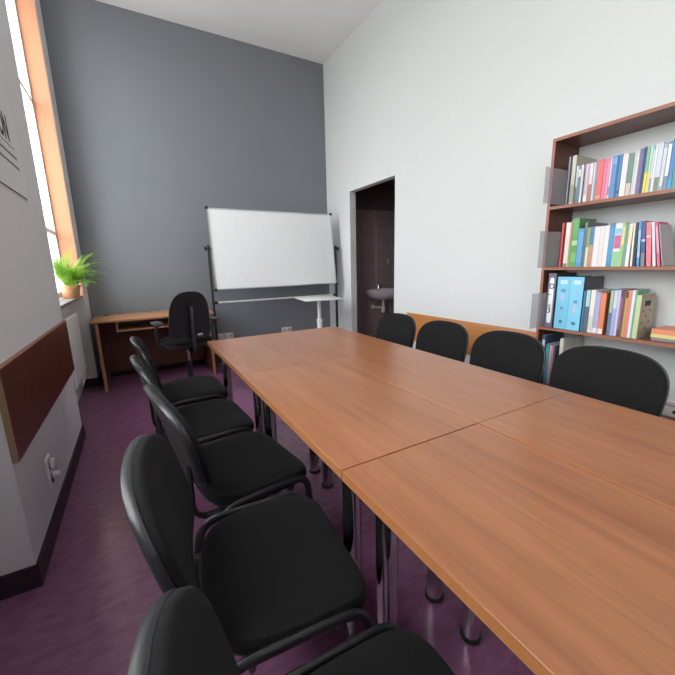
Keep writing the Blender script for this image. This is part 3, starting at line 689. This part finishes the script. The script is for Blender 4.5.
# --- second shelf
T2 = [(1.3700, 1.3590, .282, (214, 70, 70), 'thin red book', None, .17, 0),
      (1.3452, 1.3180, .280, (230, 226, 214), 'tall cream-white book', [(.0, .08, (120, 130, 140))], .19, 0),
      (1.3172, 1.3050, .284, (150, 160, 80), 'thin lime and brown book', [(.55, .95, (190, 130, 95))], .19, 0),
      (1.3040, 1.2680, .300, (92, 160, 88), 'tall bright green book', [(.45, .55, (180, 215, 170)), (.1, .3, (120, 185, 110))], .20, 0),
      (1.2672, 1.2340, .236, (70, 150, 205), 'sky-blue thick book', [(.1, .9, (92, 170, 222))], .18, 0),
      (1.2330, 1.2182, .270, (105, 105, 108), 'tall dark grey file', None, .24, 0),
      (1.2172, 1.1985, .238, (120, 165, 105), 'green and white striped book', [(.0, .5, (214, 220, 205))], .18, 0),
      (1.1981, 1.1775, .240, (70, 115, 160), 'blue book with orange lower half', [(.0, .55, (205, 140, 85))], .18, 0),
      (1.1771, 1.1718, .240, (200, 212, 224), 'very thin pale blue book', None, .18, 0),
      (1.1715, 1.1440, .238, (232, 226, 222), 'first of the wide white books', None, .19, 0),
      (1.1437, 1.1195, .238, (226, 220, 216), 'middle of the wide white books', None, .19, 0),
      (1.1192, 1.0960, .238, (234, 230, 228), 'last of the wide white books', None, .19, 0),
      (1.0950, 1.0692, .248, (48, 125, 180), 'strong blue book', [(.1, .9, (70, 145, 195))], .19, 0),
      (1.0685, 1.0312, .246, (222, 224, 226), 'white book with magenta lettering and green foot', [(.0, .35, (130, 195, 140)), (.42, .72, (190, 90, 130)), (.74, .88, (130, 190, 220))], .19, 0),
      (1.0306, 1.0162, .246, (150, 195, 110), 'lime-green book', [(.5, .9, (225, 215, 130))], .19, 0),
      (1.0156, 1.0014, .240, (95, 150, 135), 'teal-green book', None, .19, 0),
      (1.0006, .9825, .238, (228, 226, 216), 'ivory book with yellow head', [(.5, .95, (236, 220, 160))], .19, 0),
      (.9735, .9640, .236, (230, 228, 222), 'thin ivory book beside the black one', None, .19, 2),
      (.9615, .9490, .240, (32, 34, 40), 'thin black book', None, .19, 2.5),
      (.9440, .9305, .244, (70, 140, 200), 'clear blue book with white line', [(.2, .8, (150, 190, 225))], .19, 3.5),
      (.9250, .9065, .244, (48, 72, 125), 'navy book with coloured foot', [(.0, .3, (120, 120, 130)), (.55, .6, (190, 200, 215))], .19, 4.7),
      (.8990, .8770, .238, (222, 112, 120), 'coral-pink book leaning left', [(.65, .7, (240, 200, 200))], .19, 6.3),
      (.8700, .8565, .236, (228, 224, 230), 'white book leaning left', [(.1, .9, (214, 205, 220))], .19, 7.8),
      (.8490, .8370, .236, (214, 80, 125), 'pink book leaning left, grey back cover showing', [(.3, .9, (232, 150, 175))], .13, 9.3)]
for a, b_, h_, c, d, bd, dp, ln in T2: book(a, b_, h_, c, zs[1], d, S2, dp, bd, ln, group=G2)
gb = book(.8290, .8250, .225, (192, 182, 182), zs[1], 'thin grey paperback leaning at the right end', S2, .15, None, 10.5, group=G2)
# --- third shelf: binders
def binder(y1, y0, h, c, label, lab, depth=.245, side=(70, 72, 84)):
    t = thing('ring_binder', label, 'binder', (2.470, y0 + 0.0004, zs[2] + 0.0003), 0, 'ring binders on the third shelf'); w_ = y1 - y0 - 0.0008
    MB().box(0, 0.003, 0, w_, 0, h).build('spine', cmat(c), t, False)
    for ya in (0, w_ - 0.003): MB().box(0.003, depth, ya, ya + 0.003, 0, h).build('cover_board', cmat(side), t, False)
    MB().box(0.02, depth - 0.02, 0.0035, w_ - 0.0035, 0.004, h - 0.02).build('papers', M_PAGES, t, False)
    lab(t, w_, h); return t
def mark(t, w_, cy, cz, sw, sh, m): MB().box(-0.0012, -0.0006, cy - sw / 2, cy + sw / 2, cz - sh / 2, cz + sh / 2).build('spine_mark', m, t, False)
TR_ = lambda y, z: Matrix(((0, 0, -1, -0.0012), (-1, 0, 0, y), (0, 1, 0, z), (0, 0, 0, 1)))
def lab_dark(t, w_, h):
    o = superell(0.5 * w_ * 0.62, h * 0.42, 6, 32)
    mb = MB().prism([(u, v) for u, v in o], 0, 0.0008).xform(Matrix(((0, 0, -1, 0), (-1, 0, 0, w_ / 2), (0, 1, 0, h * 0.5), (0, 0, 0, 1))))
    lb = mb.build('spine_label', M_PVC, t, False, label='white rounded spine label')
    MB().tube([(-0.002, w_ * 0.62, h * 0.40), (0.0, w_ * 0.62, h * 0.40)], 0.011, n=16).build('finger_hole', M_STEEL, t)
    for body, zz in (('D', 0.72), ('3', 0.27), ('-', 0.58)):
        text_part(body, 0.05, M_INK, lb, 'lettering', Matrix(((0, 0, -1, -0.0014), (-1, 0, 0, w_ * 0.5 + 0.016), (0, 1, 0, h * zz), (0, 0, 0, 1))))
def lab_blue(seq):
    def f(t, w_, h):
        for (zz, sw, sh, c) in seq: mark(t, w_, w_ * 0.48, h * zz, sw, sh, cmat(c))
    return f
binder(1.4270, 1.3760, .368, (88, 92, 118), 'tall slate binder with white spine label at the left end of third shelf', lab_dark)
binder(1.3640, 1.2832, .346, (112, 196, 228), 'light blue ring binder next to the slate binder', lab_blue([(.90, .045, .026, (190, 225, 240)), (.74, .03, .02, (90, 140, 175)), (.60, .022, .05, (175, 190, 220)), (.40, .016, .014, (80, 130, 170)), (.14, .02, .02, (40, 110, 150))]))
binder(1.2825, 1.2015, .346, (118, 202, 234), 'light blue ring binder beside the small paperbacks', lab_blue([(.90, .045, .026, (200, 230, 242)), (.72, .018, .016, (200, 170, 190)), (.54, .022, .02, (90, 130, 170)), (.40, .024, .05, (190, 195, 215)), (.13, .024, .02, (40, 110, 150))]))
T3 = [(1.1960, 1.1830, .262, (42, 100, 140), 'dark teal-blue book', None, .17, 0),
      (1.1809, 1.1560, .270, (70, 85, 105), 'dark slate book with pale blue head', [(.6, .98, (165, 205, 205))], .20, 0),
      (1.1545, 1.1270, .268, (226, 226, 212), 'off-white book with faint stripe', [(.05, .4, (205, 205, 195))], .20, 0),
      (1.1258, 1.0985, .255, (165, 165, 210), 'lavender book with white foot', [(.0, .13, (232, 228, 230))], .18, 0),
      (1.0977, 1.0690, .252, (226, 120, 76), 'orange book with white foot', [(.0, .13, (232, 222, 214))], .18, 0),
      (1.0486, 1.0306, .274, (85, 105, 135), 'slate-blue book with green head', [(.5, .98, (165, 190, 140))], .19, 0),
      (1.0300, 1.0098, .274, (150, 165, 215), 'periwinkle book', [(.6, .98, (205, 210, 230))], .19, 0),
      (1.0091, .9968, .276, (214, 200, 225), 'pale violet thin book', None, .19, 0),
      (.9962, .9842, .272, (75, 55, 90), 'dark purple book with pale lettering', [(.15, .85, (130, 110, 135))], .19, 0),
      (.9835, .9712, .272, (120, 58, 56), 'maroon book', None, .19, 0),
      (.9708, .9588, .272, (188, 160, 78), 'mustard book with black head', [(.85, .98, (40, 32, 30))], .19, 0),
      (.9583, .9415, .276, (224, 120, 100), 'salmon book', None, .19, 0),
      (.9410, .9270, .276, (228, 228, 232), 'white book left of the mint one', None, .19, 0),
      (.9264, .9182, .276, (96, 175, 140), 'thin mint-green book', None, .15, 0)]
for a, b_, h_, c, d, bd, dp, ln in T3: book(a, b_, h_, c, zs[2], d, S3, dp, bd, ln, group=G3)
ob = book(.9177, .8953, .250, (190, 205, 150), zs[2], 'pale green spined book with olive cover and dotted emblem', S3, .17, None, 0, group=G3)
fc = MB().box(0.001, 0.170, -0.001, -0.0002, 0.001, 0.249).build('front_cover', cmat((176, 168, 136)), ob, False, label='olive front cover')
MB().box(0.05, 0.12, -0.0018, -0.001, 0.185, 0.215).build('title_block', M_INK, fc, False)
for i in range(3):
    for j in range(4):
        MB().box(0.034 + 0.042 * i, 0.05 + 0.042 * i, -0.0018, -0.001, 0.05 + 0.034 * j, 0.062 + 0.034 * j).build('cover_dot', cmat((96, 84, 62) if (i + j) % 2 else (205, 170, 135)), fc, False)
def flat(y1, y0, x0, x1, z0, z1, c, label, rz=0):
    t = thing('book', label, 'book', (x0, y0, z0), rz, 'books lying flat on the third shelf'); a, b_, h_ = x1 - x0, y1 - y0, z1 - z0 - 0.0005; k = 0.002
    MB().box(0, a, 0, b_, 0, k).box(0, a, 0, b_, h_ - k, h_).box(0, k, 0, b_, k, h_ - k).build('cover', cmat(c), t, False)
    MB().box(k, a - 0.003, 0.003, b_ - 0.003, k, h_ - k).build('pages', cmat(tuple(min(255, q + 12) for q in c)), t, False)
flat(.838, .60, 2.505, 2.67, zs[2] + 0.0003, .853, (125, 120, 125), 'grey book at the bottom of the small flat stack')
flat(.842, .60, 2.50, 2.665, .8532, .873, (214, 206, 120), 'yellow-green book in the middle of the small flat stack')
flat(.840, .60, 2.50, 2.670, .8732, .903, (226, 130, 92), 'orange book on top of the small flat stack')
# --- low shelf
T4 = [(1.4330, 1.4100, .345, (40, 62, 100), 'navy file with white spine strip', [(.15, .9, (205, 212, 222))], .23, 0),
      (1.4020, 1.3760, .285, (62, 140, 160), 'teal file', [(.1, .9, (84, 160, 178))], .21, 0),
      (1.3750, 1.3620, .280, (214, 205, 214), 'thin white-lilac folder', None, .20, 0),
      (1.3612, 1.3480, .275, (220, 140, 130), 'thin pink folder', None, .20, 0),
      (1.3470, 1.3330, .280, (60, 66, 90), 'thin dark blue folder', None, .20, 0),
      (1.3100, 1.2900, .340, (222, 222, 205), 'ivory-spined box file with pale grey side', None, .22, 0),
      (1.2890, 1.2840, .338, (190, 192, 186), 'thin pale grey folder beside the box file', None, .235, 0)]
for a, b_, h_, c, d, bd, dp, ln in T4: book(a, b_, h_, c, zs[3], d, S4, dp, bd, ln, group=G4)
bx = thing('card_box', 'small white card box with dark finger hole on the low shelf', 'box', (2.48, 0.56, zs[3] + 0.0003))
MB().bbox(0, 0.20, 0, 0.185, 0, 0.058, 0.002).build('box_body', cmat((214, 208, 198)), bx)
MB().tube([(-0.0006, 0.12, 0.03), (0.001, 0.12, 0.03)], 0.010, n=16).build('finger_hole', M_INK, bx)
pp = thing('paper_stack', 'pinkish papers lying on the small card box', 'papers', (2.485, 0.565, zs[3] + 0.0585))
for k, c in enumerate(((120, 60, 70), (222, 205, 210), (200, 150, 160), (228, 222, 222))):
    MB().box(0.004 * k, 0.19, 0.003 * k, 0.18 - 0.002 * k, 0.005 * k, 0.005 * k + 0.0048).build('paper', cmat(c), pp, False)
# --- clear acrylic sheets standing at the left end of three shelves, sticking out into the room
for (y, x0, x1, z, h_, lb) in ((1.3740, 2.245, 2.62, zs[0], .210, 'clear grey acrylic bookend sticking out of the top shelf'),
                               (1.3735, 2.245, 2.62, zs[1], .225, 'clear grey acrylic bookend sticking out of the second shelf'),
                               (1.4290, 2.305, 2.60, zs[2], .238, 'clear grey acrylic bookend sticking out of the third shelf')):
    t = thing('acrylic_bookend', lb, 'bookend', (x0, y, z + 0.0004), 0, 'acrylic bookends')
    MB().bbox(0, x1 - x0, 0, 0.003, 0, h_, 0.0008, 1).build('sheet', M_ACRYL, t)
    MB().box(2.46 - x0, x1 - x0, 0.003, 1.4505 - y, 0, 0.002).build('foot_flange', M_ACRYL, t, False)
